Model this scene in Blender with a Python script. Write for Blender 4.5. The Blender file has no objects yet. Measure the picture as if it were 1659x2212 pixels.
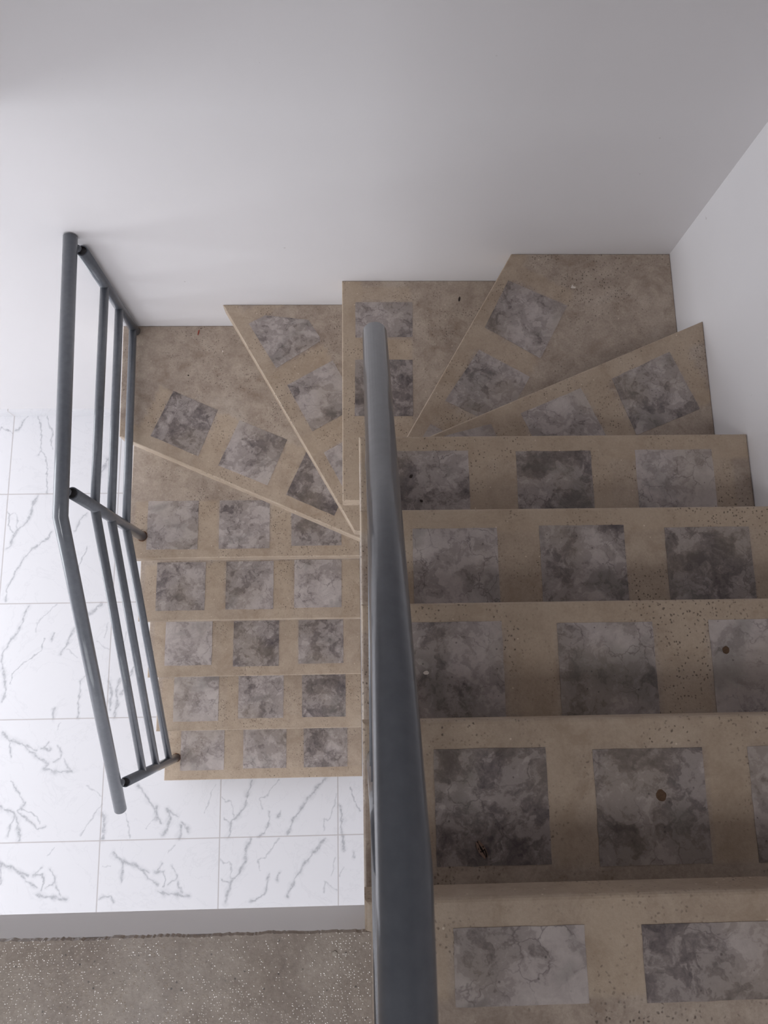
import bpy, bmesh, math, random
import numpy as np
from mathutils import Matrix, Vector
random.seed(7)
S = bpy.context.scene
COL = S.collection

# ------------------------------------------------------------------ camera
cam_d = bpy.data.cameras.new('camera')
cam = bpy.data.objects.new('camera', cam_d)
COL.objects.link(cam)
cam.matrix_world = Matrix(((0.99941003, 0.01090576, -0.03256779, -0.002),
                           (-0.01722244, 0.97954374, -0.200493, 1.145),
                           (0.02971504, 0.20093561, 0.97915366, 3.7003),
                           (0, 0, 0, 1)))
cam_d.sensor_fit = 'HORIZONTAL'
cam_d.sensor_width = 36.0
cam_d.lens = 36.0 * 1664.63 / 1659.0
cam_d.clip_start = 0.02
cam_d.dof.use_dof = True
cam_d.dof.focus_distance = 1.7
cam_d.dof.aperture_fstop = 20
S.camera = cam

# ------------------------------------------------------------------ world, light, exposure
S.view_settings.view_transform = 'Standard'
S.view_settings.look = 'None'
S.view_settings.gamma = 1.0
S.view_settings.exposure = 0.0
w = bpy.data.worlds.new('sky')
S.world = w
w.use_nodes = True
w.node_tree.nodes['Background'].inputs[0].default_value = (0.75, 0.87, 1.0, 1)
w.node_tree.nodes['Background'].inputs[1].default_value = 0.6


def area(name, loc, rot, sx, sy, power, color):
    d = bpy.data.lights.new(name, 'AREA')
    d.shape = 'RECTANGLE'
    d.size, d.size_y = sx, sy
    d.energy = power
    d.color = color
    o = bpy.data.objects.new(name, d)
    COL.objects.link(o)
    o.location = loc
    o.rotation_euler = rot
    return o


# daylight entering by the windows: ground floor on the left, upper floor behind the camera
area('daylight_ground_left', (-4.45, 1.05, 1.35), (0, -math.pi / 2, 0), 1.7, 2.4, 100, (0.93, 0.96, 1.0))
area('daylight_ground_front', (-1.4, -2.95, 1.2), (math.pi / 2, 0, 0), 2.6, 1.7, 33, (0.97, 0.98, 1.0))
area('daylight_upper', (-1.3, -2.95, 4.05), (math.pi / 2, 0, 0), 2.4, 1.3, 4, (1.0, 0.97, 0.96))
area('daylight_roof', (-1.1, -0.55, 5.32), (0, 0, 0), 1.3, 1.0, 41, (0.98, 0.98, 1.0))


# ------------------------------------------------------------------ node helpers
class N:
    def __init__(self, name):
        self.m = bpy.data.materials.new(name)
        self.m.use_nodes = True
        self.t = self.m.node_tree
        self.b = self.t.nodes['Principled BSDF']

    def n(self, typ, **kw):
        x = self.t.nodes.new(typ)
        for k, v in kw.items():
            setattr(x, k, v)
        return x

    def l(self, a, b):
        self.t.links.new(a, b)

    def set(self, node, **kw):
        for k, v in kw.items():
            s = node.inputs[k.replace('_', ' ')]
            if hasattr(v, 'is_output'):
                self.l(v, s)
            else:
                s.default_value = v
        return node

    def pos(self):
        return self.n('ShaderNodeNewGeometry').outputs['Position']

    def noise(self, vec, scale, detail=4, rough=0.55, dist=0.0):
        x = self.n('ShaderNodeTexNoise')
        self.set(x, Vector=vec, Scale=scale, Detail=detail, Roughness=rough, Distortion=dist)
        return x.outputs['Fac']

    def ramp(self, fac, stops, interp='LINEAR'):
        r = self.n('ShaderNodeValToRGB')
        r.color_ramp.interpolation = interp
        e = r.color_ramp.elements
        while len(e) > 1:
            e.remove(e[-1])
        e[0].position = stops[0][0]
        e[0].color = c4(stops[0][1])
        for p, c in stops[1:]:
            k = e.new(p)
            k.color = c4(c)
        self.l(fac, r.inputs['Fac'])
        return r.outputs['Color']

    def mix(self, fac, a, b, mode='MIX'):
        x = self.n('ShaderNodeMix', data_type='RGBA', blend_type=mode)
        for v, i in ((fac, 0), (a, 6), (b, 7)):
            if hasattr(v, 'is_output'):
                self.l(v, x.inputs[i])
            elif i == 0:
                x.inputs[0].default_value = v
            else:
                x.inputs[i].default_value = c4(v)
        return x.outputs[2]

    def math(self, op, a, b=0.0, clamp=False):
        x = self.n('ShaderNodeMath', operation=op, use_clamp=clamp)
        for i, v in enumerate((a, b)):
            if hasattr(v, 'is_output'):
                self.l(v, x.inputs[i])
            else:
                x.inputs[i].default_value = v
        return x.outputs[0]

    def bump(self, h, strength, dist=0.002):
        x = self.n('ShaderNodeBump')
        self.set(x, Strength=strength, Distance=dist, Height=h)
        self.l(x.outputs['Normal'], self.b.inputs['Normal'])


def c4(c):
    if isinstance(c, (int, float)):
        return (c, c, c, 1)
    return (c[0], c[1], c[2], 1)


def srgb(r, g, b):
    f = lambda v: (v / 255 / 12.92) if v <= 10 else ((v / 255 + 0.055) / 1.055) ** 2.4
    return (f(r), f(g), f(b))


# ------------------------------------------------------------------ materials
def mat_plaster(name, col):
    k = N(name)
    p = k.pos()
    a = k.noise(p, 1.6, 5, 0.6)
    c = k.ramp(a, [(0.3, tuple(v * 0.97 for v in col)), (0.7, col)])
    dots = k.noise(p, 38, 2, 0.5)
    d = k.ramp(dots, [(0.765, 0), (0.80, 1)])
    c = k.mix(k.math('MULTIPLY', d, 0.35), c, (0.3, 0.27, 0.26))
    k.set(k.b, Base_Color=c, Roughness=0.62)
    f = k.noise(p, 55, 3, 0.6)
    g = k.noise(p, 7, 3, 0.5)
    k.bump(k.math('ADD', k.math('MULTIPLY', f, 0.4), g), 0.14, 0.004)
    return k.m


def mat_concrete():
    k = N('trowelled_concrete')
    p = k.pos()
    big = k.noise(p, 4.2, 6, 0.6, 0.6)
    mid = k.noise(p, 19, 6, 0.65, 0.3)
    fine = k.noise(p, 170, 3, 0.7)
    c = k.ramp(big, [(0.30, srgb(138, 120, 107)), (0.45, srgb(167, 150, 135)), (0.58, srgb(180, 163, 147)), (0.72, srgb(195, 182, 168))])
    c2 = k.ramp(mid, [(0.30, srgb(130, 114, 102)), (0.5, srgb(172, 157, 144)), (0.70, srgb(200, 187, 172))])
    c = k.mix(0.45, c, c2)
    c = k.mix(0.36, c, k.ramp(fine, [(0.3, 0.22), (0.7, 0.78)]), 'SOFT_LIGHT')
    c = k.mix(k.math('MULTIPLY', k.ramp(k.noise(p, 9, 6, 0.7, 0.8), [(0.52, 0), (0.68, 1)]), 0.5), c, srgb(128, 106, 88))
    # warm band of newer cement along nosings and between the tiles
    band = k.n('ShaderNodeAttribute', attribute_name='band').outputs['Fac']
    c = k.mix(k.math('MULTIPLY', band, 0.5), c, srgb(190, 168, 141))
    # pits, clustered
    v = k.n('ShaderNodeTexVoronoi')
    wp = k.n('ShaderNodeVectorMath', operation='ADD')
    wq = k.n('ShaderNodeTexNoise')
    k.set(wq, Vector=p, Scale=90.0, Detail=2.0)
    wz = k.n('ShaderNodeVectorMath', operation='SCALE')
    wz.inputs['Scale'].default_value = 0.009
    k.l(wq.outputs['Color'], wz.inputs[0])
    k.l(p, wp.inputs[0])
    k.l(wz.outputs[0], wp.inputs[1])
    k.set(v, Vector=wp.outputs[0], Scale=150.0, Randomness=1.0)
    pit = k.ramp(v.outputs['Distance'], [(0.16, 1), (0.36, 0)])
    clus = k.ramp(k.noise(p, 7, 3, 0.6), [(0.44, 0), (0.60, 1)])
    rnd = k.ramp(k.n('ShaderNodeSeparateColor').outputs[0], [(0, 1), (1, 1)]) if False else None
    sep = k.n('ShaderNodeSeparateColor')
    k.l(v.outputs['Color'], sep.inputs[0])
    few = k.ramp(sep.outputs[0], [(0.45, 0), (0.5, 1)])
    pm = k.math('MULTIPLY', k.math('MULTIPLY', pit, clus), few)
    c = k.mix(k.math('MULTIPLY', pm, 0.75), c, srgb(62, 47, 38))
    # light sand grains
    v2 = k.n('ShaderNodeTexVoronoi')
    k.set(v2, Vector=p, Scale=75.0, Randomness=1.0)
    sep2 = k.n('ShaderNodeSeparateColor')
    k.l(v2.outputs['Color'], sep2.inputs[0])
    gr = k.math('MULTIPLY', k.ramp(v2.outputs['Distance'], [(0.10, 1), (0.16, 0)]), k.ramp(sep2.outputs[1], [(0.93, 0), (0.95, 1)]))
    c = k.mix(k.math('MULTIPLY', gr, 0.8), c, srgb(222, 208, 190))
    rough = k.ramp(k.noise(p, 11, 4, 0.6), [(0.3, 0.36), (0.7, 0.6)])
    k.set(k.b, Base_Color=c, Roughness=rough)
    h = k.math('SUBTRACT', k.math('ADD', k.math('MULTIPLY', fine, 0.5), k.math('MULTIPLY', mid, 0.8)), k.math('MULTIPLY', pm, 0.9))
    k.bump(h, 0.42, 0.0025)
    return k.m


def mat_landing():
    """rough unfinished cement with glossy grains"""
    k = N('rough_cement')
    p = k.pos()
    big = k.noise(p, 5.0, 6, 0.6, 0.5)
    mid = k.noise(p, 26, 5, 0.65, 0.3)
    fine = k.noise(p, 210, 3, 0.7)
    c = k.ramp(big, [(0.34, srgb(130, 113, 100)), (0.52, srgb(158, 144, 132)), (0.68, srgb(178, 166, 154))])
    c = k.mix(0.4, c, k.ramp(mid, [(0.3, srgb(122, 106, 94)), (0.7, srgb(182, 168, 154))]))
    c = k.mix(0.4, c, k.ramp(fine, [(0.3, 0.2), (0.7, 0.8)]), 'SOFT_LIGHT')
    v = k.n('ShaderNodeTexVoronoi')
    k.set(v, Vector=p, Scale=150.0, Randomness=1.0)
    sep = k.n('ShaderNodeSeparateColor')
    k.l(v.outputs['Color'], sep.inputs[0])
    pm = k.math('MULTIPLY', k.ramp(v.outputs['Distance'], [(0.14, 1), (0.3, 0)]), k.ramp(sep.outputs[0], [(0.95, 0), (0.96, 1)]))
    c = k.mix(k.math('MULTIPLY', pm, 0.75), c, srgb(52, 43, 38))
    # scattered hard sand grains, smooth enough to glint
    vg = k.n('ShaderNodeTexVoronoi')
    k.set(vg, Vector=p, Scale=300.0, Randomness=1.0)
    sg = k.n('ShaderNodeSeparateColor')
    k.l(vg.outputs['Color'], sg.inputs[0])
    dens = k.ramp(k.noise(p, 9, 3, 0.6), [(0.35, 0.14), (0.62, 0.62)])
    pick = k.math('LESS_THAN', sg.outputs[1], dens)
    dome = k.math('MULTIPLY', k.math('MAXIMUM', k.math('SUBTRACT', 0.42, vg.outputs['Distance']), 0.0), 2.4)
    grain = k.math('MULTIPLY', dome, pick)
    k.set(k.b, Roughness=k.math('SUBTRACT', k.ramp(k.noise(p, 7, 3, 0.6), [(0.35, 0.4), (0.7, 0.52)]), k.math('MULTIPLY', k.math('GREATER_THAN', grain, 0.02), 0.32)), Specular_IOR_Level=k.math('ADD', k.math('MULTIPLY', k.math('GREATER_THAN', grain, 0.02), 0.5), 0.5))
    c = k.mix(k.math('MULTIPLY', k.math('GREATER_THAN', grain, 0.02), 0.4), c, srgb(206, 194, 180))  # pale grain colour, painted in to help the glint and offset dark shading
    k.set(k.b, Base_Color=c)
    h = k.math('ADD', k.math('MULTIPLY', fine, 0.35), k.math('MULTIPLY', mid, 0.35))
    h = k.math('ADD', h, k.math('MULTIPLY', grain, 0.32))
    k.bump(h, 0.6, 0.0018)
    return k.m


def mat_tile():
    """mottled grey-violet stone print, every tile different"""
    k = N('mottled_stone_tile')
    tc = k.n('ShaderNodeTexCoord').outputs['Object']
    rnd = k.n('ShaderNodeObjectInfo').outputs['Random']
    off = k.n('ShaderNodeCombineXYZ')
    k.l(k.math('MULTIPLY', rnd, 37.0), off.inputs[0])
    k.l(k.math('MULTIPLY', rnd, 91.0), off.inputs[1])
    k.l(k.math('MULTIPLY', rnd, 53.0), off.inputs[2])
    va = k.n('ShaderNodeVectorMath', operation='ADD')
    k.l(tc, va.inputs[0])
    k.l(off.outputs[0], va.inputs[1])
    p = va.outputs[0]
    # warp
    wn = k.n('ShaderNodeTexNoise')
    k.set(wn, Vector=p, Scale=16.0, Detail=4.0, Roughness=0.6)
    ws = k.n('ShaderNodeVectorMath', operation='SCALE')
    k.l(wn.outputs['Color'], ws.inputs[0])
    ws.inputs['Scale'].default_value = 0.075
    wa = k.n('ShaderNodeVectorMath', operation='ADD')
    k.l(p, wa.inputs[0])
    k.l(ws.outputs[0], wa.inputs[1])
    q = wa.outputs[0]
    a = k.noise(q, 8.0, 8, 0.66, 0.5)
    b = k.noise(q, 24, 8, 0.7, 0.8)
    fl = k.n('ShaderNodeTexVoronoi', feature='SMOOTH_F1')
    k.set(fl, Vector=q, Scale=46.0, Smoothness=0.25, Randomness=1.0)
    fs_ = k.n('ShaderNodeSeparateColor')
    k.l(fl.outputs['Color'], fs_.inputs[0])
    gr = k.noise(p, 95, 5, 0.72, 0.4)
    f = k.math('ADD', k.math('MULTIPLY', a, 0.60), k.math('MULTIPLY', b, 0.22))
    f = k.math('ADD', f, k.math('MULTIPLY', gr, 0.13))
    f = k.math('ADD', f, k.math('MULTIPLY', k.math('SUBTRACT', fs_.outputs[0], 0.5), 0.075))
    f = k.math('ADD', f, k.math('MULTIPLY', k.math('SUBTRACT', k.math('FRACT', k.math('MULTIPLY', rnd, 7.31)), 0.5), 0.12))
    f = k.math('ADD', f, 0.034)
    c = k.ramp(f, [(0.36, srgb(86, 78, 78)), (0.43, srgb(120, 110, 108)), (0.465, srgb(140, 130, 126)), (0.48, srgb(156, 146, 141)),
                   (0.525, srgb(162, 151, 147)), (0.54, srgb(176, 165, 161)), (0.64, srgb(194, 184, 179))])
    # fine cracks round the flakes
    vo = k.n('ShaderNodeTexVoronoi', feature='DISTANCE_TO_EDGE')
    k.set(vo, Vector=q, Scale=21.0)
    cr = k.ramp(vo.outputs['Distance'], [(0.0, 1), (0.035, 0.0)])
    cm = k.ramp(k.noise(p, 11, 3, 0.5), [(0.47, 0), (0.60, 1)])
    c = k.mix(k.math('MULTIPLY', k.math('MULTIPLY', cr, cm), 0.62), c, srgb(88, 77, 78))
    # tint drift and dark grit
    c = k.mix(k.math('MULTIPLY', k.ramp(k.noise(p, 6, 2, 0.5), [(0.45, 0), (0.65, 1)]), 0.25), c, srgb(146, 131, 108))
    c = k.mix(k.math('MULTIPLY', k.ramp(k.noise(p, 7, 3, 0.6, 0.5), [(0.56, 0), (0.66, 1)]), 0.35), c, srgb(98, 96, 90))
    gz = k.n('ShaderNodeTexVoronoi')
    k.set(gz, Vector=p, Scale=90.0)
    sp = k.n('ShaderNodeSeparateColor')
    k.l(gz.outputs['Color'], sp.inputs[0])
    gm = k.math('MULTIPLY', k.ramp(gz.outputs['Distance'], [(0.12, 1), (0.2, 0)]), k.ramp(sp.outputs[0], [(0.9, 0), (0.92, 1)]))
    c = k.mix(k.math('MULTIPLY', gm, 0.6), c, srgb(70, 60, 60))
    k.set(k.b, Base_Color=c, Roughness=k.ramp(b, [(0.3, 0.38), (0.7, 0.55)]))
    k.bump(k.math('ADD', k.noise(p, 120, 3, 0.6), b), 0.12, 0.0015)
    return k.m


def mat_floor():
    """white glazed tiles with grey veins (attribute 'vein') and pale joints"""
    k = N('veined_white_floor_tile')
    p = k.pos()
    T, X0, Y0 = 0.5305, -1.7031, 2.0107
    sx = k.n('ShaderNodeSeparateXYZ')
    k.l(p, sx.inputs[0])
    fx = k.math('PINGPONG', k.math('SUBTRACT', sx.outputs[0], X0 - 20 * T), T / 2)
    fy = k.math('PINGPONG', k.math('SUBTRACT', sx.outputs[1], Y0 - 20 * T), T / 2)
    g = k.math('MINIMUM', fx, fy)
    joint = k.ramp(k.math('MULTIPLY', g, 100.0), [(0.20, 1), (0.30, 0)])
    vein = k.n('ShaderNodeAttribute', attribute_name='vein').outputs['Fac']
    br = k.noise(p, 75, 6, 0.75, 0.6)
    vm = k.math('MULTIPLY', vein, k.ramp(br, [(0.34, 0.3), (0.58, 1.0)]), True)
    faint = k.ramp(k.noise(p, 3.4, 8, 0.6, 1.4), [(0.488, 0), (0.5, 0.14), (0.512, 0)])
    c = k.mix(faint, srgb(227, 226, 229), srgb(186, 186, 191))
    c = k.mix(vm, c, srgb(150, 152, 158))
    c = k.mix(k.math('MULTIPLY', joint, 0.7), c, srgb(176, 168, 166))
    k.set(k.b, Base_Color=c, Roughness=k.math('ADD', k.math('MULTIPLY', joint, 0.4), 0.22))
    k.bump(k.math('SUBTRACT', 1.0, joint), 0.25, 0.001)
    return k.m


def mat_paint():
    k = N('grey_gloss_paint')
    p = k.pos()
    a = k.noise(p, 60, 4, 0.6)
    c = k.ramp(a, [(0.3, srgb(91, 95, 102)), (0.7, srgb(100, 104, 111))])
    k.set(k.b, Base_Color=c, Roughness=0.36, Specular_IOR_Level=0.3, Coat_Weight=0.7, Coat_Roughness=0.08)
    k.bump(k.noise(p, 220, 3, 0.6), 0.08, 0.001)
    return k.m


def mat_flat(name, col, rough=0.7, var=0.25, scale=80):
    k = N(name)
    tc = k.n('ShaderNodeTexCoord').outputs['Object']
    a = k.noise(tc, scale, 4, 0.6)
    c = k.ramp(a, [(0.3, tuple(v * (1 - var) for v in col)), (0.7, tuple(min(1, v * (1 + var)) for v in col))])
    k.set(k.b, Base_Color=c, Roughness=rough)
    return k.m


M = dict(
    wall=mat_plaster('white_wall_paint', (0.80, 0.775, 0.785)),
    slab=mat_plaster('lightened_white_slab_paint', (0.90, 0.875, 0.865)),  # wall white, lightened to make up for bounce light missing on the fascia
    concrete=mat_concrete(), landing=mat_landing(), tile=mat_tile(), floor=mat_floor(), paint=mat_paint(),
    stairwhite=mat_plaster('white_stair_paint', (0.74, 0.70, 0.66)),
    hole=mat_flat('dark_pipe_bore', srgb(66, 62, 64), 0.5, 0.5, 260),
    rust=mat_flat('rust_stain', srgb(110, 70, 40), 0.9, 0.4, 200),
    frame=mat_flat('window_frame_paint', srgb(225, 225, 225), 0.4, 0.03),
)


# ------------------------------------------------------------------ mesh helpers
def new_obj(name, bm, mat, parent=None, smooth=False, kind=None, origin=None):
    bm.normal_update()
    me = bpy.data.meshes.new(name)
    if origin is not None:
        bmesh.ops.translate(bm, vec=-Vector(origin), verts=bm.verts)
    bm.to_mesh(me)
    bm.free()
    for m in (mat if isinstance(mat, (list, tuple)) else [mat]):
        me.materials.append(m)
    if smooth:
        for f in me.polygons:
            f.use_smooth = True
    o = bpy.data.objects.new(name, me)
    COL.objects.link(o)
    if origin is not None:
        o.location = origin
    if parent is not None:
        o.parent = parent
        if parent.type != 'EMPTY':
            o.location = Vector(origin or (0, 0, 0)) - parent.location
    if kind:
        o['kind'] = kind
    return o


def tag(o, label, cat, group=None):
    o['label'] = label
    o['category'] = cat
    if group:
        o['group'] = group
    return o


def ccw(poly):
    a = sum(poly[i][0] * poly[(i + 1) % len(poly)][1] - poly[(i + 1) % len(poly)][0] * poly[i][1] for i in range(len(poly)))
    return list(poly) if a > 0 else list(reversed(poly))


def add_prism(bm, poly, z0, z1, mat=0):
    poly = ccw(poly)
    lo = [bm.verts.new((x, y, z0)) for x, y in poly]
    hi = [bm.verts.new((x, y, z1)) for x, y in poly]
    n = len(poly)
    fs = [bm.faces.new(hi), bm.faces.new(list(reversed(lo)))]
    for i in range(n):
        j = (i + 1) % n
        fs.append(bm.faces.new((lo[i], lo[j], hi[j], hi[i])))
    for f in fs:
        f.material_index = mat
    return hi, fs


def add_box(bm, a, b, mat=0):
    return add_prism(bm, [(a[0], a[1]), (b[0], a[1]), (b[0], b[1]), (a[0], b[1])], a[2], b[2], mat)


def add_tube(bm, pts, r, seg=24, cap=True, bore=0.0, bore_mat=1):
    """pipe along a polyline with mitred bends; bore > 0 leaves the ends open like a real pipe"""
    pts = [Vector(p) for p in pts]
    rings = []
    d0 = (pts[1] - pts[0]).normalized()
    up = Vector((0, 0, 1)) if abs(d0.z) < 0.9 else Vector((0, 1, 0))
    for i, p in enumerate(pts):
        din = (p - pts[i - 1]).normalized() if i else (pts[1] - p).normalized()
        dout = (pts[i + 1] - p).normalized() if i < len(pts) - 1 else din
        t = (din + dout).normalized()
        u = up.cross(din).normalized()
        v = din.cross(u).normalized()
        ring = []
        for s in range(seg):
            a = 2 * math.pi * s / seg
            q = u * math.cos(a) * r + v * math.sin(a) * r
            # slide along din on to the mitre plane
            k = -q.dot(t) / din.dot(t)
            ring.append(bm.verts.new(p + q + din * k))
        rings.append(ring)
    for a, b in zip(rings, rings[1:]):
        for s in range(seg):
            bm.faces.new((a[s], a[(s + 1) % seg], b[(s + 1) % seg], b[s])).smooth = True
    for ring, p, dirn, flip in ((rings[0], pts[0], (pts[1] - pts[0]).normalized(), True), (rings[-1], pts[-1], (pts[-2] - pts[-1]).normalized(), False)):
        if bore > 0:
            inn = [bm.verts.new(p + (v.co - p) * bore) for v in ring]
            deep = [bm.verts.new(v.co + dirn * r * 0.45) for v in inn]
            for s in range(seg):
                t = (s + 1) % seg
                for q, m in (((ring[s], ring[t], inn[t], inn[s]), 0), ((inn[s], inn[t], deep[t], deep[s]), bore_mat)):
                    f = bm.faces.new(q if not flip else tuple(reversed(q)))
                    f.material_index = m
            f = bm.faces.new(deep if not flip else list(reversed(deep)))
            f.material_index = bore_mat
        elif cap:
            bm.faces.new(ring if not flip else list(reversed(ring)))
    bmesh.ops.recalc_face_normals(bm, faces=bm.faces)


def clip(poly, a, b):
    """keep the part of poly on the left of a->b"""
    out = []
    s = lambda p: (b[0] - a[0]) * (p[1] - a[1]) - (b[1] - a[1]) * (p[0] - a[0])
    for i, p in enumerate(poly):
        q = poly[(i + 1) % len(poly)]
        sp, sq = s(p), s(q)
        if sp >= 0:
            out.append(p)
        if sp * sq < 0:
            t = sp / (sp - sq)
            out.append((p[0] + (q[0] - p[0]) * t, p[1] + (q[1] - p[1]) * t))
    return out


H, Z0 = 0.17, -0.029
def Z(k):
    return Z0 + k * H


XW, YW = 0.991, 2.42          # right wall, back wall
XL, YF = -4.3, -2.8           # far left wall, wall behind the camera
ZU, ZC = Z(15), 5.15          # upper floor, upper ceiling
ZS = ZU - 0.128               # underside of the slab

# ------------------------------------------------------------------ setting: walls, floors, ceilings
def wall(name, pieces, mat=None):
    bm = bmesh.new()
    for a, b in pieces:
        add_box(bm, a, b)
    return new_obj(name, bm, mat or M['wall'], kind='structure')


wall('wall_back', [((XL - 0.15, YW, -0.1), (XW + 0.15, YW + 0.15, ZC + 0.1))])
wall('wall_right', [((XW, YF, -0.1), (XW + 0.15, YW, ZC + 0.1))])
# left wall with the ground floor window opening
wy0, wy1, wz0, wz1 = -0.2, 2.3, 0.45, 2.2
wall('wall_left', [((XL - 0.15, YF, -0.1), (XL, wy0, ZC + 0.1)), ((XL - 0.15, wy1, -0.1), (XL, YW, ZC + 0.1)),
                   ((XL - 0.15, wy0, -0.1), (XL, wy1, wz0)), ((XL - 0.15, wy0, wz1), (XL, wy1, ZC + 0.1))])
# wall behind the camera with the upper window opening
ux0, ux1, uz0, uz1 = -2.85, 0.05, 3.38, 4.72
gx0, gx1, gz0, gz1 = -2.75, -0.05, 0.3, 2.1
wall('wall_front', [((XL - 0.15, YF - 0.15, -0.1), (ux0, YF, ZC + 0.1)), ((ux1, YF - 0.15, -0.1), (XW + 0.15, YF, ZC + 0.1)),
                    ((ux0, YF - 0.15, gz1), (ux1, YF, uz0)), ((ux0, YF - 0.15, uz1), (ux1, YF, ZC + 0.1)),
                    ((ux0, YF - 0.15, -0.1), (gx0, YF, gz1)), ((gx1, YF - 0.15, -0.1), (ux1, YF, gz1)),
                    ((gx0, YF - 0.15, -0.1), (gx1, YF, gz0))])


def window(name, axis, a0, a1, z0, z1, at):
    bm = bmesh.new()
    t = 0.05
    def bar(p0, p1, q0, q1):
        if axis == 'y':
            add_box(bm, (at - 0.03, p0, q0), (at + 0.03, p1, q1))
        else:
            add_box(bm, (p0, at - 0.03, q0), (p1, at + 0.03, q1))
    bar(a0, a1, z0, z0 + t)
    bar(a0, a1, z1 - t, z1)
    bar(a0, a0 + t, z0 + t, z1 - t)
    bar(a1 - t, a1, z0 + t, z1 - t)
    m = (a0 + a1) / 2
    bar(m - t / 2, m + t / 2, z0 + t, z1 - t)
    return new_obj(name, bm, M['frame'], kind='structure')


window('window_1', 'y', wy0, wy1, wz0, wz1, XL - 0.07)
window('window_2', 'x', ux0, ux1, uz0, uz1, YF - 0.07)
window('window_3', 'x', gx0, gx1, gz0, gz1, YF - 0.07)

# ceilings: the slab over the ground floor (white face towards the stairwell, beam along its left side) and the upper ceiling
XO = -0.93                    # left side of the stairwell opening
bm = bmesh.new()
add_box(bm, (XL, YF, ZS), (0.0, 0.7845, ZU - 0.012))
add_box(bm, (0.0, YF, ZS), (XW, 0.55, ZU - 0.012))
add_box(bm, (XL, 0.7845, ZS), (XO, YW, ZU - 0.012))
add_box(bm, (XO - 0.2, 0.7845, 2.13), (XO, YW, ZS))
new_obj('ceiling', bm, M['slab'], kind='structure')
# with a roof light behind the stairwell
kx0, kx1, ky0, ky1 = -1.8, -0.4, -1.1, 0.0
wall('ceiling_upper', [((XL - 0.15, YF - 0.15, ZC), (kx0, YW + 0.15, ZC + 0.12)), ((kx1, YF - 0.15, ZC), (XW + 0.15, YW + 0.15, ZC + 0.12)),
                       ((kx0, YF - 0.15, ZC), (kx1, ky0, ZC + 0.12)), ((kx0, ky1, ZC), (kx1, YW + 0.15, ZC + 0.12))])
bm = bmesh.new()
for a, b in (((kx0, ky0), (kx1, ky0 + .05)), ((kx0, ky1 - .05), (kx1, ky1)), ((kx0, ky0 + .05), (kx0 + .05, ky1 - .05)), ((kx1 - .05, ky0 + .05), (kx1, ky1 - .05))):
    add_box(bm, (*a, ZC + 0.04), (*b, ZC + 0.1))
new_obj('window_4', bm, M['frame'], kind='structure')

# rough cement topping of the landing, ragged along the fascia
bm = bmesh.new()
rag = []
x = 0.004
rr = random.Random(3)
while x > XL:
    rag.append((x, 0.7848 + rr.uniform(-0.0008, 0.0012) + 0.0012 * math.sin(x * 61) * math.sin(x * 23 + 1)))
    x -= rr.uniform(0.002, 0.005) if x > -1.0 else 0.3
poly = [(0.009, 0.56), (0.009, 0.7845)] + rag + [(XL, 0.785), (XL, YF), (XW, YF), (XW, 0.56)]
add_prism(bm, poly, ZU - 0.012, ZU + 0.0006)
add_box(bm, (XL, 0.79, ZU - 0.012), (XO, YW, ZU))
new_obj('floor_upper', bm, M['landing'], kind='structure')

# ------------------------------------------------------------------ ground floor with its veins
R_ = np.array([[0.99941003, 0.01090576, -0.03256779], [-0.01722244, 0.97954374, -0.200493], [0.02971504, 0.20093561, 0.97915366]])
C_ = np.array([-0.002, 1.145, 3.7003])
def floor_pt(u, v):
    """where a vein seen in the photograph lies on the ground floor"""
    d = R_ @ np.array([(u - 829.5) / 1664.63, -(v - 1106) / 1664.63, -1.0])
    t = -C_[2] / d[2]
    return (C_ + t * d)[:2]


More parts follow.
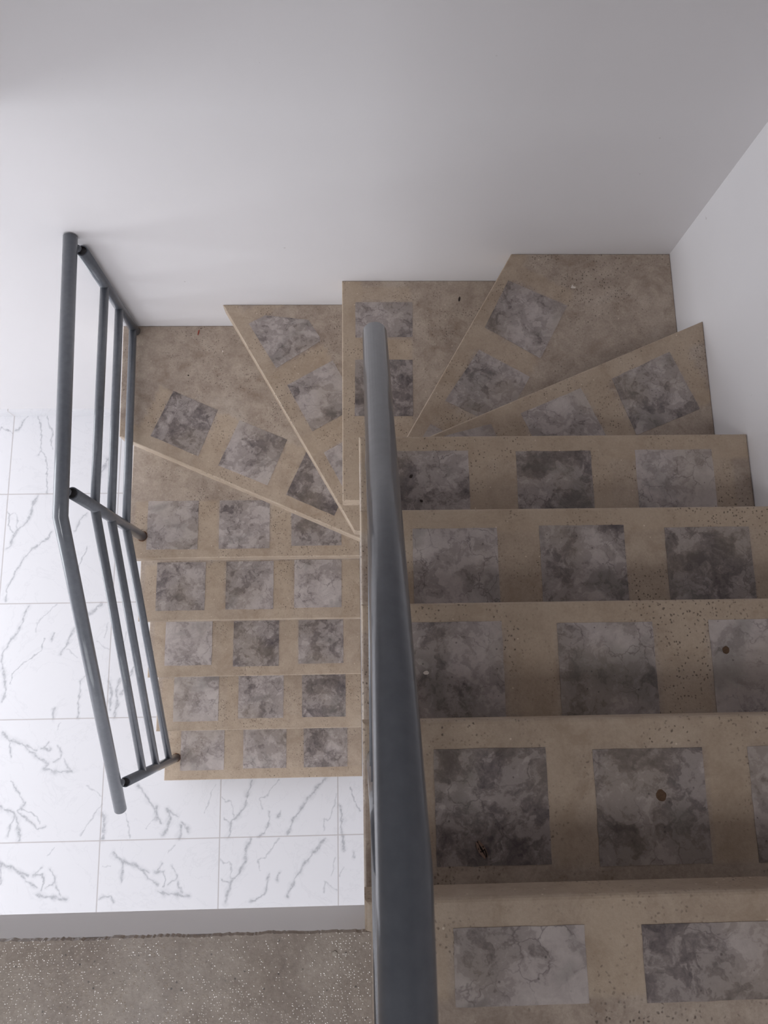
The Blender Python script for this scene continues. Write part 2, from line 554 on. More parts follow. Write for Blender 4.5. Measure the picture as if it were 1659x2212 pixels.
VEINS = [
 (2, [(81,895),(88.7,917),(88.7,940),(89.7,971),(99.3,986.6),(101.3,1013.6),(102,1042.5),(100.7,1064.7)]), (3, [(88.7,973),(83,982)]),
 (2, [(102,895),(105,921),(114,932.6),(111,956),(114,971)]), (2.6, [(63.7,892),(50,913),(40.5,927),(32,931)]), (2, [(27,936.5),(3.9,923),(-4,940)]),
 (4, [(81,1072.4),(73.3,1085),(66.5,1108),(61.7,1121.6),(50,1135),(36.7,1146.7),(29,1158),(23,1177.6),(13.5,1185)]),
 (2, [(17.4,1104),(21,1114),(17.4,1135),(27,1150.6)]), (1.5, [(21,1114),(33,1107),(37.6,1119.7),(36.7,1143)]),
 (2.5, [(112,1148.6),(106,1160),(96.5,1168),(83,1177.6),(71.4,1185),(56,1200),(40,1225),(26,1250),(14,1275),(12,1300)]),
 (2.5, [(187,1110),(171.7,1123.6),(166,1144.8),(160,1148.6)]), (7, [(233,992),(216,1027)]), (2, [(190,1180),(165,1235),(160,1290)]),
 (3.5, [(61.5,1308),(49.4,1339),(41,1363),(18,1390),(9.6,1404),(2.4,1428)]), (3.5, [(2.4,1428),(10.8,1467),(13,1491),(5,1515)]),
 (2, [(96.4,1380),(89,1404),(67.5,1421),(48,1433),(26.5,1457),(21.7,1476.6)]), (1.5, [(120.5,1306.7),(106,1322),(79.6,1346.4),(78.4,1365.7)]),
 (3, [(118,1368),(111,1385)]), (4, [(218,1305.5),(205,1317.5),(193,1327)]), (3.5, [(160,1356),(149.5,1380),(135,1406.7),(130,1416)]),
 (1.2, [(144.7,1402),(166,1421)]), (2.5, [(184.4,1459.8),(173.6,1474),(171,1503),(167.6,1550)]), (4, [(117,1529.7),(114.5,1551)]),
 (1.5, [(234,1346),(225,1378)]), (1.5, [(208.6,1386),(236,1404)]), (1.5, [(275,1363),(265,1395)]),
 (5, [(235,1472),(241,1493.5),(237.5,1534.5)]), (4, [(258,1467),(251,1496),(253,1522),(247,1549)]), (4, [(290,1440),(275,1470),(262,1500)]),
 (5, [(7,1584),(21.7,1599.6),(48,1607)]), (3.4, [(48,1607),(67.5,1623.7),(94,1645.4),(103.7,1650)]), (2.5, [(21.7,1600),(23,1636)]), (3, [(58,1611),(77,1621)]),
 (4, [(89,1617.7),(108.5,1619)]), (2.5, [(103.7,1604),(96,1616)]), (2.5, [(125,1609),(134,1626),(131,1636),(116,1645.4)]),
 (4.6, [(103.7,1650),(95,1659),(113,1666),(140,1667),(158,1667)]), (2.5, [(138.6,1640.6),(147,1657.5),(154,1667)]), (1.5, [(132.6,1561),(122,1575.5)]),
 (2.5, [(24.4,1687),(54,1735.6),(38,1752),(81,1790),(97.7,1787)]), (4.5, [(-6,1740),(32.5,1757),(43.4,1814)]), (3, [(32.5,1757),(16,1806)]), (2, [(43,1746),(81,1763),(87,1779)]),
 (1.5, [(187,1697.7),(219.7,1719)]), (1.5, [(219.7,1738),(200.7,1762.8),(173.6,1806)]), (5, [(222,1810),(226,1775),(220,1755)]), (1.5, [(271,1757),(282,1811.6)]),
 (4, [(297,1695.6),(313,1716.7),(330,1742),(338,1761),(347,1778)]), (5, [(338,1746),(338,1770)]), (4.5, [(359.5,1748),(368,1765),(363.7,1788),(351,1803)]),
 (3, [(359.5,1748),(385,1765)]), (4, [(395,1775.7),(407,1794.7)]), (5, [(391,1784),(389,1809.5)]), (1.5, [(332,1771),(315,1790)]), (1.2, [(464.6,1693.7),(441.8,1757)]),
 (4, [(545.6,1686),(536.7,1706),(531.6,1736.7),(516.5,1759.5),(501,1774.7),(493.7,1809)]), (4.5, [(541.8,1812.7),(531.6,1833),(529,1863),(514,1888.6),(498.7,1906),(487,1949)]),
 (4, [(703.8,1681),(678.5,1709),(658,1734),(648,1752),(635.4,1767),(621.5,1802.5)]), (4, [(702.5,1812.7),(676,1843),(655.7,1868),(638,1898.7),(620,1936.7)]),
 (1.8, [(602.5,1682),(588.6,1701),(574.7,1721.5),(560.8,1725),(565.8,1746.8)]), (1.8, [(602.5,1810),(587,1833),(574.7,1853),(557,1857),(563,1881)]),
 (2.5, [(582,1754),(579.7,1782),(572,1797.5),(557,1807.6)]), (2.5, [(581,1887),(577,1916.5),(569.6,1931.6),(541.8,1948)]), (3, [(606,1752),(601,1767)]), (3, [(603.8,1886),(597.5,1901)]),
 (1.5, [(478.5,1721.5),(486,1731.6),(498.7,1729),(502.5,1744),(503.8,1767)]), (2, [(483.5,1767),(496,1777)]), (1.5, [(476,1855.7),(483.5,1864.6),(495,1860.8),(500,1876),(498.7,1901)]), (2, [(478.5,1898.7),(493.7,1909)]),
 (1.8, [(726.6,1714),(721.5,1741.8),(708.9,1774.7),(701,1767),(700,1792)]), (1.8, [(724,1853),(716.5,1891)]), (1.8, [(700,1926.6),(701,1903.8),(729,1924)]),
 (2, [(758,1701),(767,1734),(778.5,1752)]), (3.6, [(734,1739),(739,1772),(736.7,1792),(744,1838)]), (1.5, [(742,1873),(734,1894)]), (3, [(763,1842),(764,1852)]),
]
DRAGON = [(5, [(245.6,1843),(260,1858),(290,1868.6),(304.6,1878)]), (3, [(304.6,1878),(321.5,1898),(342.6,1910.8)]), (3.6, [(264.6,1862),(263.5,1904)]), (3, [(304.6,1878),(321.5,1884.4)]),
 (4, [(334,1883),(353,1883)]), (2, [(353,1883),(358,1900),(351,1917)]), (2.5, [(351,1866),(340.5,1879)]), (2.5, [(370,1871.7),(380.6,1885),(380.6,1900),(361.6,1912)]),
 (4.6, [(340.5,1926.6),(357,1929.7),(380.6,1933),(406,1936)]), (2.5, [(382.7,1906.5),(393,1927.6)]), (2.6, [(214,1942.4),(222,1936),(239,1937),(244.5,1948.7)]), (1.5, [(377,1824),(362.6,1843)]), (1.4, [(221,1871),(239,1871)])]
SEG = []
for wd, pl in VEINS + DRAGON:
    q = [floor_pt(*p) for p in pl]
    SEG += [(a, b, wd) for a, b in zip(q, q[1:])]
for wd, pl in DRAGON:
    q = [floor_pt(*p) - np.array([0.5305, 0]) for p in pl]
    SEG += [(a, b, wd) for a, b in zip(q, q[1:])]
# the same print turned up on the tiles to the left and under the flight
for wd, pl in VEINS[20:60]:
    for sh in ((-1.061, 0.0), (-0.5305, -1.061), (0.5305, -1.5915), (-1.5915, -0.5305)):
        q = [floor_pt(*p) + np.array(sh) for p in pl]
        if all(-1.8 < a[0] < 0.02 and a[1] > 0.15 and not (a[0] > -0.8 and a[1] > 0.85) for a in q[:1]):
            continue
        SEG += [(a, b, wd) for a, b in zip(q, q[1:])]

def floor_grid(x0, x1, y0, y1, step, name):
    nx, ny = int(round((x1 - x0) / step)) + 1, int(round((y1 - y0) / step)) + 1
    X, Y = np.meshgrid(np.linspace(x0, x1, nx), np.linspace(y0, y1, ny))
    P = np.stack([X, Y], -1).reshape(-1, 2)
    rng = np.random.default_rng(5)
    # wavy outline so that the veins are not ruled lines
    wx = sum(np.sin(P[:, 0] * a + P[:, 1] * b + c) * k for a, b, c, k in [(90, 60, 1, .0022), (-140, 190, 2, .0016), (330, -250, 4, .001)])
    wy = sum(np.sin(P[:, 0] * a + P[:, 1] * b + c) * k for a, b, c, k in [(-70, 100, 3, .0022), (210, 130, .5, .0016), (280, 340, 2.2, .001)])
    Q = P + np.stack([wx, wy], -1)
    wm = 1.0 + 0.6 * np.sin(P[:, 0] * 75 + P[:, 1] * 48) * np.sin(P[:, 0] * 41 - P[:, 1] * 66 + 1.3)
    vein = np.zeros(len(P))
    for a, b, wd in SEG:
        hw = wd * 0.0021 * 0.68
        m = (Q[:, 0] > min(a[0], b[0]) - .03) & (Q[:, 0] < max(a[0], b[0]) + .03) & (Q[:, 1] > min(a[1], b[1]) - .03) & (Q[:, 1] < max(a[1], b[1]) + .03)
        if not m.any():
            continue
        q = Q[m]
        ab = b - a
        t = np.clip(((q - a) @ ab) / (ab @ ab), 0, 1)
        d = np.linalg.norm(q - a - t[:, None] * ab, axis=1)
        core = np.clip(1.3 - d / (hw * wm[m] + 0.0007), 0, 1)
        halo = np.clip(1.0 - d / (hw * 2.6 * wm[m] + 0.002), 0, 1)
        amp = 0.5 if wd < 2 else 0.72
        vein[m] = np.maximum(vein[m], np.maximum(core * amp, halo * 0.3 * (wd > 2.2)))
    V = np.column_stack([P, np.zeros(len(P))]).astype(np.float32)
    i = np.arange((nx - 1) * (ny - 1))
    r, c = i // (nx - 1), i % (nx - 1)
    k = r * nx + c
    F = np.stack([k, k + 1, k + nx + 1, k + nx], -1).astype(np.int32)
    return V, F, vein.astype(np.float32)


parts = [floor_grid(-1.95, -0.75, 0.75, YW, 0.0027, 'a'), floor_grid(-1.95, 0.02, 0.08, 0.75, 0.0027, 'b'), floor_grid(-0.75, 0.02, 0.75, YW, 0.05, 'c')]
for r in ((XL, -1.95, YF, YW), (-1.95, XW, YF, 0.08), (0.02, XW, 0.08, YW)):
    parts.append(floor_grid(*r, 0.05, 'b'))
V = np.concatenate([p[0] for p in parts])
o_ = np.cumsum([0] + [len(p[0]) for p in parts])
F = np.concatenate([p[1] + o_[i] for i, p in enumerate(parts)])
A = np.concatenate([p[2] for p in parts])
me = bpy.data.meshes.new('floor')
me.vertices.add(len(V))
me.vertices.foreach_set('co', V.ravel())
me.loops.add(F.size)
me.loops.foreach_set('vertex_index', F.ravel())
me.polygons.add(len(F))
me.polygons.foreach_set('loop_start', np.arange(0, F.size, 4, dtype=np.int32))
me.update(calc_edges=True)
at = me.attributes.new('vein', 'FLOAT', 'POINT')
at.data.foreach_set('value', A)
me.materials.append(M['floor'])
o = bpy.data.objects.new('floor', me)
COL.objects.link(o)
o['kind'] = 'structure'

bm = bmesh.new()
add_box(bm, (XL, YW - 0.012, 0.0), (-0.95, YW, 0.075))
new_obj('baseboard_back', bm, M['floor'], kind='structure')

# ------------------------------------------------------------------ staircase
stairs = bpy.data.objects.new('staircase', None)
COL.objects.link(stairs)
stairs.location = (0, 0, 0)
tag(stairs, 'turning concrete staircase with square grey stone tiles set in every tread', 'staircase')
XE = -0.866
TH = 0.066
# tread outline, nosing line (from, to) with the tread on its left, inset tiles
def sq(x0, x1, y0, y1):
    return [(x0, y0), (x1, y0), (x1, y1), (x0, y1)]


LY = {1: 0.687, 2: 0.907, 3: 1.130, 4: 1.346, 5: 1.567}
UY = {11: 1.720, 12: 1.496, 13: 1.272, 14: 1.059, 15: 0.8265}
TREAD = {}
ltile = {1: [(-.797, -.607, .727), (-.523, -.334, .730), (-.257, -.065, .730)], 2: [(-.796, -.607, .945), (-.523, -.332, .953), (-.253, -.067, .953)],
         3: [(-.799, -.609, 1.176), (-.522, -.336, 1.168), (-.256, -.072, 1.175)], 4: [(-.800, -.610, 1.385), (-.529, -.342, 1.386), (-.260, -.074, 1.389)],
         5: [(-.799, -.609, 1.600), (-.530, -.340, 1.600), (-.258, -.069, 1.608)]}
for k in range(1, 5):
    TREAD[k] = dict(poly=sq(XE, 0, LY[k], LY[k + 1] + 0.06), nose=((0, LY[k]), (XE, LY[k])), tiles=[sq(a, b, y, y + .19) for a, b, y in ltile[k]])
TREAD[5] = dict(poly=[(XE, LY[5]), (0, LY[5]), (0, 1.663), (XE, 2.05)], nose=((0, LY[5]), (XE, LY[5])), tiles=[sq(a, b, y, y + .186) for a, b, y in ltile[5]])
TREAD[6] = dict(poly=[(-.875, YW), (-.868, 1.991), (0, 1.603), (.02, 1.62), (-.42, YW)], nose=((0, 1.603), (-.868, 1.991)),
                tiles=[[(-.679, 2.163), (-.515, 2.088), (-.581, 1.913), (-.755, 1.991)], [(-.434, 2.048), (-.26, 1.973), (-.33, 1.802), (-.508, 1.878)], [(-.263, 1.767), (-.0905, 1.688), (-.011, 1.86), (-.184, 1.94)]])
TREAD[7] = dict(poly=[(-.476, YW), (-.018, 1.601), (.008, 1.598), (.008, YW)], nose=((-.018, 1.601), (-.476, YW)),
                tiles=[[(-.382, 2.347), (-.325, 2.379), (-.173, 2.361), (-.133, 2.297), (-.131, 2.281), (-.284, 2.181)], [(-.246, 2.118), (-.088, 2.208), (.0, 2.04), (-.158, 1.95)], [(-.119, 1.874), (.046, 1.967), (.134, 1.8), (-.031, 1.706)]])
TREAD[8] = dict(poly=[(-.050, YW), (-.053, 1.667), (.10, 1.667), (.55, YW)], nose=((-.053, 1.667), (-.050, YW)),
                tiles=[[(-.006, 2.342), (.184, 2.342), (.181, 2.218), (-.007, 2.216)], [(-.009, 2.139), (.179, 2.138), (.176, 1.945), (-.012, 1.946)]])
TREAD[8]['nose'] = ((-.053, 1.60), (-.050, YW))
TREAD[9] = dict(poly=[(.486, YW), (.066, 1.69), (.11, 1.68), (XW, 2.05), (XW, YW)], nose=((.066, 1.69), (.486, YW)),
                tiles=[[(.472, 2.329), (.652, 2.243), (.558, 2.069), (.391, 2.172)], [(.371, 2.099), (.522, 2.010), (.42, 1.835), (.359, 1.884), (.261, 1.935)], [(.215, 1.863), (.30, 1.81), (.22, 1.70), (.15, 1.76)]])
TREAD[10] = dict(poly=[(XW, 2.11), (.0733, 1.7205), (.0733, 1.66), (XW, 1.66)], nose=((.0733, 1.7205), (XW, 2.11)),
                 tiles=[[(.713, 1.936), (.885, 2.016), (.956, 1.845), (.77, 1.77)], [(.45, 1.836), (.624, 1.909), (.70, 1.735), (.525, 1.66)], [(.235, 1.772), (.366, 1.806), (.43, 1.65), (.27, 1.60)]])
utile = {11: [(.08, .274, 1.681), (.394, .584, 1.678), (.697, .894, 1.679)], 12: [(.117, .306, 1.452), (.401, .593, 1.4555), (.685, .879, 1.448)],
         13: [(.088, .276, 1.235), (.3845, .575, 1.229), (.687, .877, 1.231)], 14: [(.1195, .309, 1.012), (.389, .577, 1.0065), (.655, .845, 1.006)],
         15: [(.1245, .311, .786), (.3925, .577, .784), (.66, .85, .784)]}
for k in range(11, 16):
    back = UY[k + 1] - 0.06 if k < 15 else 0.55
    dep = .185 if k < 15 else .1005
    TREAD[k] = dict(poly=sq(0, XW, back, UY[k]), nose=((0, UY[k]), (XW, UY[k])), tiles=[sq(a, b, y - dep, y) for a, b, y in utile[k]])


def offset_line(a, b, d):
    """line shifted by d to its left"""
    n = Vector((-(b[1] - a[1]), b[0] - a[0])).normalized() * d
    return (a[0] + n.x, a[1] + n.y), (b[0] + n.x, b[1] + n.y)


# which side of each nosing is the tread: make every nosing run with its tread on the left
for k, t in TREAD.items():
    a, b = t['nose']
    cx = sum(p[0] for p in t['poly']) / len(t['poly'])
    cy = sum(p[1] for p in t['poly']) / len(t['poly'])
    if (b[0] - a[0]) * (cy - a[1]) - (b[1] - a[1]) * (cx - a[0]) < 0:
        t['nose'] = (b, a)


def seg_dist(P, a, b):
    a, b = np.array(a), np.array(b)
    ab = b - a
    t = np.clip(((P - a) @ ab) / (ab @ ab), 0, 1)
    return np.linalg.norm(P - a - t[:, None] * ab, axis=1)


def inside_poly(P, poly):
    r = np.zeros(len(P), bool)
    n = len(poly)
    for i in range(n):
        (x1, y1), (x2, y2) = poly[i], poly[(i + 1) % n]
        c = ((y1 > P[:, 1]) != (y2 > P[:, 1])) & (P[:, 0] < (x2 - x1) * (P[:, 1] - y1) / (y2 - y1 + 1e-12) + x1)
        r ^= c
    return r


def tread_mesh(poly, z, nose, tiles, k):
    bm = bmesh.new()
    hi, fs = add_prism(bm, poly, z - TH, z)
    bm.normal_update()
    top = set(hi)
    ed = [e for e in bm.edges if e.verts[0] in top and e.verts[1] in top]
    bmesh.ops.bevel(bm, geom=ed, offset=0.004 if k < 11 else 0.007, segments=3, profile=0.5, affect='EDGES')
    # cut the tread into small cells so that the bands of newer cement can be marked on it
    xs = [p[0] for p in poly]
    ys = [p[1] for p in poly]
    step = 0.0125
    for ax, lo_, hi_ in ((0, min(xs), max(xs)), (1, min(ys), max(ys))):
        c = lo_ + step
        while c < hi_ - 0.002:
            no = (1, 0, 0) if ax == 0 else (0, 1, 0)
            co = (c, 0, 0) if ax == 0 else (0, c, 0)
            bmesh.ops.bisect_plane(bm, geom=list(bm.verts) + list(bm.edges) + list(bm.faces), plane_co=co, plane_no=no, dist=1e-6)
            c += step
    return bm


def band_values(P, nose, tiles, k):
    d = seg_dist(P, *nose)
    rs = random.Random(k * 13)
    w1 = 0.05 + rs.uniform(0.0, 0.02)
    band = np.clip((w1 - d) / 0.008, 0, 1) * rs.uniform(0.7, 1.0)
    # strips between neighbouring tiles, reaching from the nosing to the tiles' backs
    a, b = np.array(nose[0]), np.array(nose[1])
    u = (b - a) / np.linalg.norm(b - a)
    n = np.array([-u[1], u[0]])
    tt = []
    for t in tiles:
        q = (np.array(t) - a)
        tt.append(((q @ u).min(), (q @ u).max(), (q @ n).max()))
    tt.sort()
    s, h = (P - a) @ u, (P - a) @ n
    for i, (s0, s1, hm) in enumerate(tt):
        for e0, e1 in ((s1, s1 + 0.075), (s0 - 0.05, s0)):
            m = (s > e0) & (s < e1) & (h < hm - 0.005) & (h > 0)
            band[m] = np.maximum(band[m], rs.uniform(0.55, 0.95))
    return band


ltile_lab = {}
tile_objs = {}
for k in range(1, 16):
    t = TREAD[k]
    z = Z(k)
    tiles = t['tiles']
    if k < 15:
        na, nb = offset_line(*TREAD[k + 1]['nose'], 0.028)
        # stop the tile just under the overhang of the next tread
        tiles = [clip(ccw(q), nb, na) for q in tiles]
        tiles = [q for q in tiles if len(q) > 2]
    if k in (5, 6, 7):
        tiles = [clip(q, (-0.002, 0), (-0.002, 1)) for q in tiles]
    bm = tread_mesh(t['poly'], z, t['nose'], tiles, k)
    me_ob = new_obj('tread', bm, M['concrete'], stairs)
    me = me_ob.data
    P = np.empty(len(me.vertices) * 3, np.float32)
    me.vertices.foreach_get('co', P)
    P = P.reshape(-1, 3)[:, :2].astype(float)
    bv = band_values(P, t['nose'], t['tiles'], k).astype(np.float32)
    me.attributes.new('band', 'FLOAT', 'POINT').data.foreach_set('value', bv)
    for q in tiles:
        q = ccw(q)
        rs = random.Random(k * 100 + int(q[0][0] * 1000))
        cx = sum(p[0] for p in q) / len(q)
        cy = sum(p[1] for p in q) / len(q)
        # slightly uneven sawn edge
        pts = []
        for i, p in enumerate(q):
            r_ = q[(i + 1) % len(q)]
            L = math.hypot(r_[0] - p[0], r_[1] - p[1])
            ns = max(1, int(L / 0.02))
            for j in range(ns):
                f = j / ns
                jx = rs.uniform(-.0007, .0007) if j else 0
                pts.append((p[0] + (r_[0] - p[0]) * f + jx, p[1] + (r_[1] - p[1]) * f + (rs.uniform(-.0007, .0007) if j else 0)))
        bm = bmesh.new()
        add_prism(bm, pts, z - 0.006, z + 0.0009)
        new_obj('inset_tile', bm, M['tile'], me_ob, origin=(cx, cy, z))
    # recessed riser under the nosing
    (ax, ay), (bx, by) = t['nose']
    REC = 0.042
    p0, p1 = offset_line((ax, ay), (bx, by), REC)
    p2, p3 = offset_line((ax, ay), (bx, by), REC + 0.03)
    zlo = Z(k - 1) if k > 1 else 0.0
    rq = [p0, p1, p3, p2]
    if k == 8:
        rq = clip(ccw(rq), (-9, 1.70), (9, 1.70))
    if k == 7:
        rq = clip(ccw(rq), (0.0, 0), (0.0, 1))
    if k >= 6:
        rq = clip(clip(ccw(rq), (9, YW), (-9, YW)), (XW, -9), (XW, 9))
    bm = bmesh.new()
    add_prism(bm, rq, zlo, z - TH)
    new_obj('riser', bm, M['stairwhite'], stairs)


# waist slabs under the two straight flights
def slab(pts, x0, x1):
    bm = bmesh.new()
    a = [bm.verts.new((x0, y, z)) for y, z in pts]
    b = [bm.verts.new((x1, y, z)) for y, z in pts]
    bm.faces.new(a)
    bm.faces.new(list(reversed(b)))
    for i in range(len(pts)):
        j = (i + 1) % len(pts)
        bm.faces.new((a[j], a[i], b[i], b[j]))
    bmesh.ops.recalc_face_normals(bm, faces=bm.faces)
    return bm


new_obj('waist_slab', slab([(0.76, 0.0), (1.67, Z(5) - 0.10), (1.67, Z(5) - 0.25), (0.92, 0.0)], XE + 0.03, -0.002), M['stairwhite'], stairs)
new_obj('waist_slab', slab([(0.55, ZS + 0.02), (0.74, ZS + 0.0), (1.66, Z(11) - 0.15), (1.66, Z(11) - 0.29), (0.55, ZS - 0.12)], 0.001, XW), M['stairwhite'], stairs)
# plastered core carrying the winders, kept back from every nosing
bm = bmesh.new()
add_prism(bm, [(-.84, YW), (-.835, 2.06), (-.01, 1.69), (-.01, YW)], Z(5) - 0.12, Z(6) - TH)
add_prism(bm, [(0.0, YW), (0.0, 1.70), (XW, 1.70), (XW, YW)], Z(7) - 0.12, Z(8) - TH)
new_obj('winder_core', bm, M['stairwhite'], stairs)

# ------------------------------------------------------------------ railings
RH, RP, RR = 0.021, 0.0178, 0.0143


def railing(name, base, label):
    e = bpy.data.objects.new(name, None)
    COL.objects.link(e)
    e.location = base
    tag(e, label, 'railing')
    return e


def pipe(name, pts, r, parent, bore=0.0):
    o0 = parent.location
    bm = bmesh.new()
    add_tube(bm, [Vector(p) - o0 for p in pts], r, 28, True, bore)
    return new_obj(name, bm, [M['paint'], M['hole']], parent)


def weld(bm, c, r, seed):
    rs = random.Random(seed)
    m = bmesh.ops.create_uvsphere(bm, u_segments=14, v_segments=8, radius=r)
    for v in m['verts']:
        v.co = Vector(c) + Vector((v.co.x, v.co.y, v.co.z * 0.8)) * rs.uniform(0.92, 1.06)
    for v in m['verts']:
        for f in v.link_faces:
            f.smooth = True


PX = -0.816
r1 = railing('stair_railing', (PX, 1.652, Z(5)), 'grey painted steel pipe railing beside the lower flight, over the white floor')
pipe('handrail', [(-.846, YW - 0.004, 1.604), (-.8305, 1.577, 1.576), (-.833, .690, .872)], RH, r1, 0.88)
posts = [(-.828, YW - 0.021, Z(6), 1.556), (PX, 1.652, Z(5), 1.540), (PX, .782, Z(1), .888)]
for i, (x, y, z0, z1) in enumerate(posts):
    p = pipe('post', [(x, y, z0), (x, y, z1)], RP, r1, 0.8)
    bm = bmesh.new()
    o0 = r1.location
    weld(bm, (x - 0.010 - o0.x, y - o0.y, z1 - o0.z + 0.012), 0.0125, i)
    new_obj('weld_bead', bm, M['paint'], p)
    bm = bmesh.new()
    rs = random.Random(40 + i)
    ring = [(x - o0.x + math.cos(a) * rs.uniform(.0182, .0212), min(y - o0.y + math.sin(a) * rs.uniform(.0182, .0212), YW - o0.y - .001)) for a in [j * math.pi / 14 for j in range(28)]]
    if i:
        add_prism(bm, ring, z0 - o0.z - 0.001, z0 - o0.z + 0.0014)
        q = new_obj('rust_collar', bm, M['rust'], p)
        q['label'] = 'rust brown stain at the foot of the post'
    else:
        bm.free()
zr = [(1.345, 1.350, .668), (1.190, 1.192, .474), (1.025, 1.026, .266)]
for za, zb, zc in zr:
    pipe('rail', [(posts[0][0], posts[0][1], za), (PX, 1.652, zb)], RR, r1)
    pipe('rail', [(PX, 1.652, zb), (PX, .782, zc)], RR, r1)

# upper railing: seen from straight above, its posts stand under the handrail
UX = 0.0285
r2 = railing('stair_railing', (0.05, 1.62, Z(11)), 'thick grey pipe handrail in the foreground running down the middle above the upper flight')
pipe('handrail', [(UX, 1.713, 2.462), (UX, 1.000, 3.094), (UX, .60, 3.148), (UX, -.60, 3.16)], RH, r2, 0.0)
def rail_z(y):
    return 2.462 + (1.713 - y) * (3.094 - 2.462) / .713 if y > 1.0 else 3.094 + (1.0 - y) * .135
up = [(0.030, 1.640, Z(11)), (0.022, 1.000, Z(14)), (0.028, -.20, ZU)]
for i, (x, y, z0) in enumerate(up):
    z1 = (rail_z(y) if y > .6 else 3.152) - 0.017
    pipe('post', [(x, y, z0), (x, y, z1)], RP * 0.9, r2, 0.0)
for dz in (0.20, 0.36, 0.52):
    a, b, c = up
    pipe('rail', [(a[0], a[1], a[2] + dz), (b[0], b[1], b[2] + dz)], RR * 0.9, r2)
    pipe('rail', [(b[0], b[1], b[2] + dz), (c[0], c[1], c[2] + dz)], RR * 0.9, r2)


# ------------------------------------------------------------------ small things lying on the treads
def outline(name, pts, z, th, mat, label, cat, rot=0.0, group=None, dome=0.0):
    """a small solid piece: outline in metres about its own middle, given thickness and a slightly raised centre"""
    x0 = sum(p[0] for p in pts) / len(pts)
    y0 = sum(p[1] for p in pts) / len(pts)
    bm = bmesh.new()
    lo = [bm.verts.new((p[0], p[1], z)) for p in pts]
    hi = [bm.verts.new((p[0], p[1], z + th)) for p in pts]
    c = bm.verts.new((x0, y0, z + th + dome))
    n = len(pts)
    for i in range(n):
        j = (i + 1) % n
        bm.faces.new((lo[i], lo[j], hi[j], hi[i]))
        bm.faces.new((hi[i], hi[j], c))
    bm.faces.new(list(reversed(lo)))
    bmesh.ops.recalc_face_normals(bm, faces=bm.faces)
    o = new_obj(name, bm, mat, origin=(x0, y0, z))
    tag(o, label, cat, group)
    return o


def photo_pt(u, v, z):
    d = R_ @ np.array([(u - 829.5) / 1664.63, -(v - 1106) / 1664.63, -1.0])
    t = (z - C_[2]) / d[2]
    return tuple((C_ + t * d)[:2])


def blob(u, v, z, rx, ry, n=14, seed=0, rot=0.0, jag=0.15):
    rs = random.Random(seed)
    x, y = photo_pt(u, v, z)
    out = []
    for i in range(n):
        a = 2 * math.pi * i / n
        k = 1 + rs.uniform(-jag, jag)
        p, q = rx * k * math.cos(a), ry * k * math.sin(a)
        out.append((x + p * math.cos(rot) - q * math.sin(rot), y + p * math.sin(rot) + q * math.cos(rot)))
    return out


m_white = mat_flat('white_plaster_chip', srgb(225, 215, 205), 0.8, 0.1)
m_mud = mat_flat('dried_mud', srgb(92, 70, 52), 0.9, 0.25, 300)
m_dark = mat_flat('dark_crumb', srgb(48, 38, 34), 0.9, 0.3, 300)
m_wing = mat_flat('moth_wing', srgb(138, 114, 100), 0.7, 0.25, 260)
m_mark = mat_flat('moth_marking', srgb(38, 26, 22), 0.8, 0.2)
m_red = mat_flat('red_husk', srgb(150, 62, 42), 0.7, 0.25, 300)
m_stone = mat_flat('pale_pebble', srgb(190, 180, 168), 0.8, 0.15, 200)
TZ = 0.0009

# moth with folded wings
zt = Z(14) + TZ
mx, my = photo_pt(1040.5, 1835, zt)
moth = bpy.data.objects.new('moth', None)
COL.objects.link(moth)
moth.location = (mx, my, zt)
moth.rotation_euler = (0, 0, math.radians(-61))
tag(moth, 'small brown moth with dark wing bands lying on a tile of the upper flight', 'insect')


def leaf_bm(L, W, z0, th, x0=0.0, y0=0.0, cut=(0, 1), n=16):
    bm = bmesh.new()
    top, bot = [], []
    for i in range(n + 1):
        s = cut[0] + (cut[1] - cut[0]) * i / n
        wd = W * (math.sin(math.pi * (s * 0.92 + 0.04)) ** 0.75) * (1.08 - 0.25 * abs(s - 0.45))
        top.append((x0 + (s - 0.5) * L, y0 + wd))
        bot.append((x0 + (s - 0.5) * L, y0 - wd))
    pts = bot + list(reversed(top))
    lo = [bm.verts.new((p[0], p[1], z0)) for p in pts]
    hi = [bm.verts.new((p[0], p[1], z0 + th)) for p in pts]
    m = len(pts)
    for i in range(m):
        j = (i + 1) % m
        bm.faces.new((lo[i], lo[j], hi[j], hi[i]))
    for i in range(n):
        ra, rb = i, i + 1
        ta, tb = m - 1 - i, m - 2 - i
        if i == n - 1 and rb == tb:
            continue
        mid = lambda p, q: ((p.co + q.co) / 2)
        bm.faces.new((hi[ra], hi[rb], hi[tb], hi[ta]))
        bm.faces.new((lo[ta], lo[tb], lo[rb], lo[ra]))
    bmesh.ops.recalc_face_normals(bm, faces=bm.faces)
    return bm


mo = Vector((0, 0, 0))
LM = 0.0295
for s in (-1, 1):
    new_obj('wing', leaf_bm(LM, 0.0038, 0.0, 0.0016, 0.0, s * 0.0024), m_wing, moth)
new_obj('body', leaf_bm(LM * 0.98, 0.0006, 0.0, 0.0019), m_mark, moth)
b_ = bmesh.new()
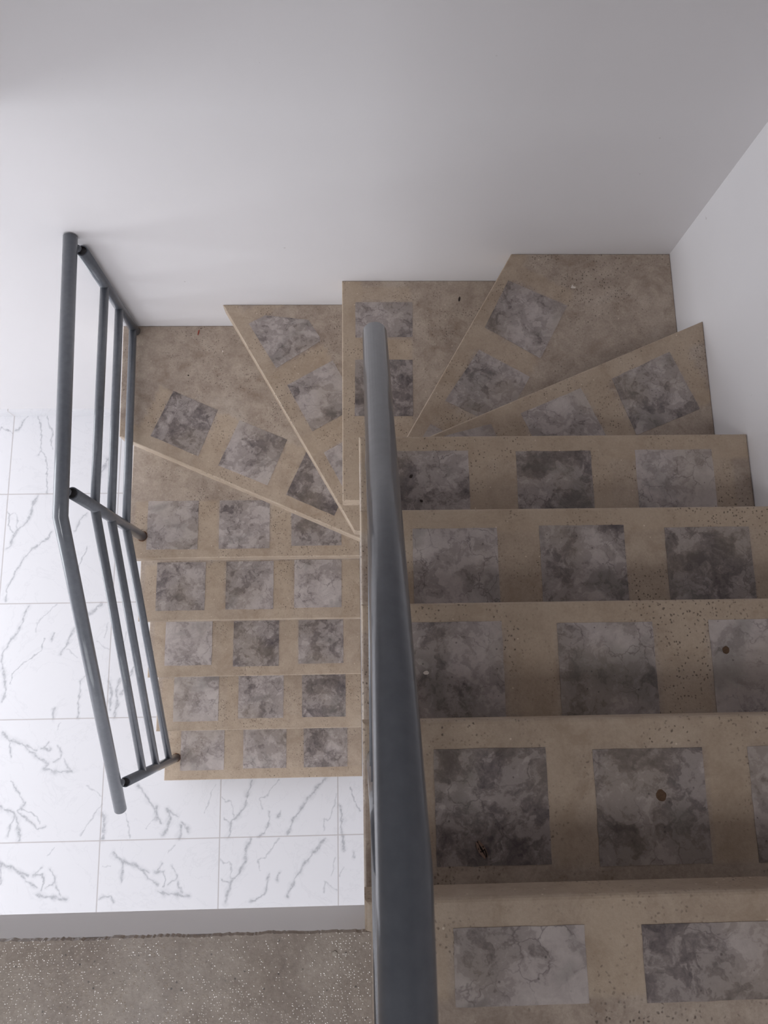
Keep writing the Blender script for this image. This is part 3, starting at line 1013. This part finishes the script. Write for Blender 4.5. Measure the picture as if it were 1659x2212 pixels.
# dark arc across both wings and a dark rim along the hind edge
arc = [(LM * .02 + .0030 * math.cos(a), .0046 * math.sin(a)) for a in [math.radians(-84 + 14 * j) for j in range(13)]]
arc_in = [(LM * .02 + .0014 * math.cos(a), .0038 * math.sin(a)) for a in [math.radians(-84 + 14 * j) for j in range(13)]]
for j in range(12):
    add_prism(b_, [arc[j], arc[j + 1], arc_in[j + 1], arc_in[j]], .0012, .0024)
add_prism(b_, [(LM * .03, .0050), (LM * .03, .0036), (LM * .2, .0026), (LM * .36, .0012), (LM * .46, .0004), (LM * .47, .0022), (LM * .36, .0038), (LM * .2, .0048)], .0012, .0023)
add_prism(b_, [(-LM * .16, -.0048), (-LM * .10, -.0050), (-LM * .09, -.0034), (-LM * .15, -.0036)], .0012, .0023)
add_prism(b_, [(-LM * .14, .0050), (-LM * .06, .0052), (-LM * .05, .0034), (-LM * .13, .0034)], .0012, .0023)
new_obj('wing_band', b_, m_mark, moth)

outline('plaster_chip', [(a + photo_pt(1238, 621, Z(9))[0], b + photo_pt(1238, 621, Z(9))[1]) for a, b in [(-.008, -.003), (-.003, .009), (.001, .002), (.008, .001), (.006, -.004)]],
        Z(9), .003, m_white, 'white angular plaster chip on the corner winder tread', 'debris', dome=.001)
outline('pebble', blob(723, 2059, ZU, .0036, .003, 12, 5), ZU, .002, m_stone, 'small pale pebble on the rough cement landing', 'pebble', dome=.001)
outline('mud_drop', blob(1428, 1718, Z(14) + TZ, .0085, .0095, 18, 2, jag=.08), Z(14) + TZ, .0006, m_mud, 'larger round brown mud spot on the lighter tile near the foot of the picture', 'stain', dome=.0006)
outline('mud_drop', blob(1568, 1404, Z(13) + TZ, .007, .0075, 16, 3, jag=.06), Z(13) + TZ, .0006, m_mud, 'smaller round brown mud spot on the tile at the right picture edge', 'stain', dome=.0006)
outline('plaster_chip', blob(921, 1453, Z(13) + TZ, .0055, .004, 12, 4), Z(13) + TZ, .0012, m_white, 'tiny oval white chip on the tile right of the foreground handrail', 'debris', dome=.0005)
outline('husk', blob(429, 718, Z(6), .002, .0115, 14, 6, rot=math.radians(-12)), Z(6), .002, m_red, 'thin red husk on the lower corner tread near the back wall', 'debris', dome=.001)
outline('plaster_chip', blob(481, 759, Z(6), .0026, .004, 10, 8), Z(6), .0014, m_white, 'tiny white speck in the middle of the lower corner tread', 'debris', dome=.0005)
outline('crumb', blob(407, 811, Z(6), .003, .0024, 9, 9), Z(6), .002, m_dark, 'tiny dark crumb in the middle of the lower corner tread', 'debris', dome=.001)
outline('crumb', blob(888, 1029, Z(11) + TZ, .0035, .0052, 9, 10, rot=-.5), Z(11) + TZ, .002, m_dark, 'dark crumb on the tile right of the handrail, further from the camera', 'debris', dome=.001)
outline('crumb', blob(910, 1082, Z(11) + TZ, .0042, .0026, 9, 11, rot=-.5), Z(11) + TZ, .002, m_dark, 'dark crumb right of the handrail at the lower tile edge', 'debris', dome=.001)
outline('crumb', blob(992, 646, Z(8), .0034, .0085, 10, 12, rot=-.15), Z(8), .002, m_dark, 'dark crumb lying on the winder tread close to the back wall', 'debris', dome=.001)
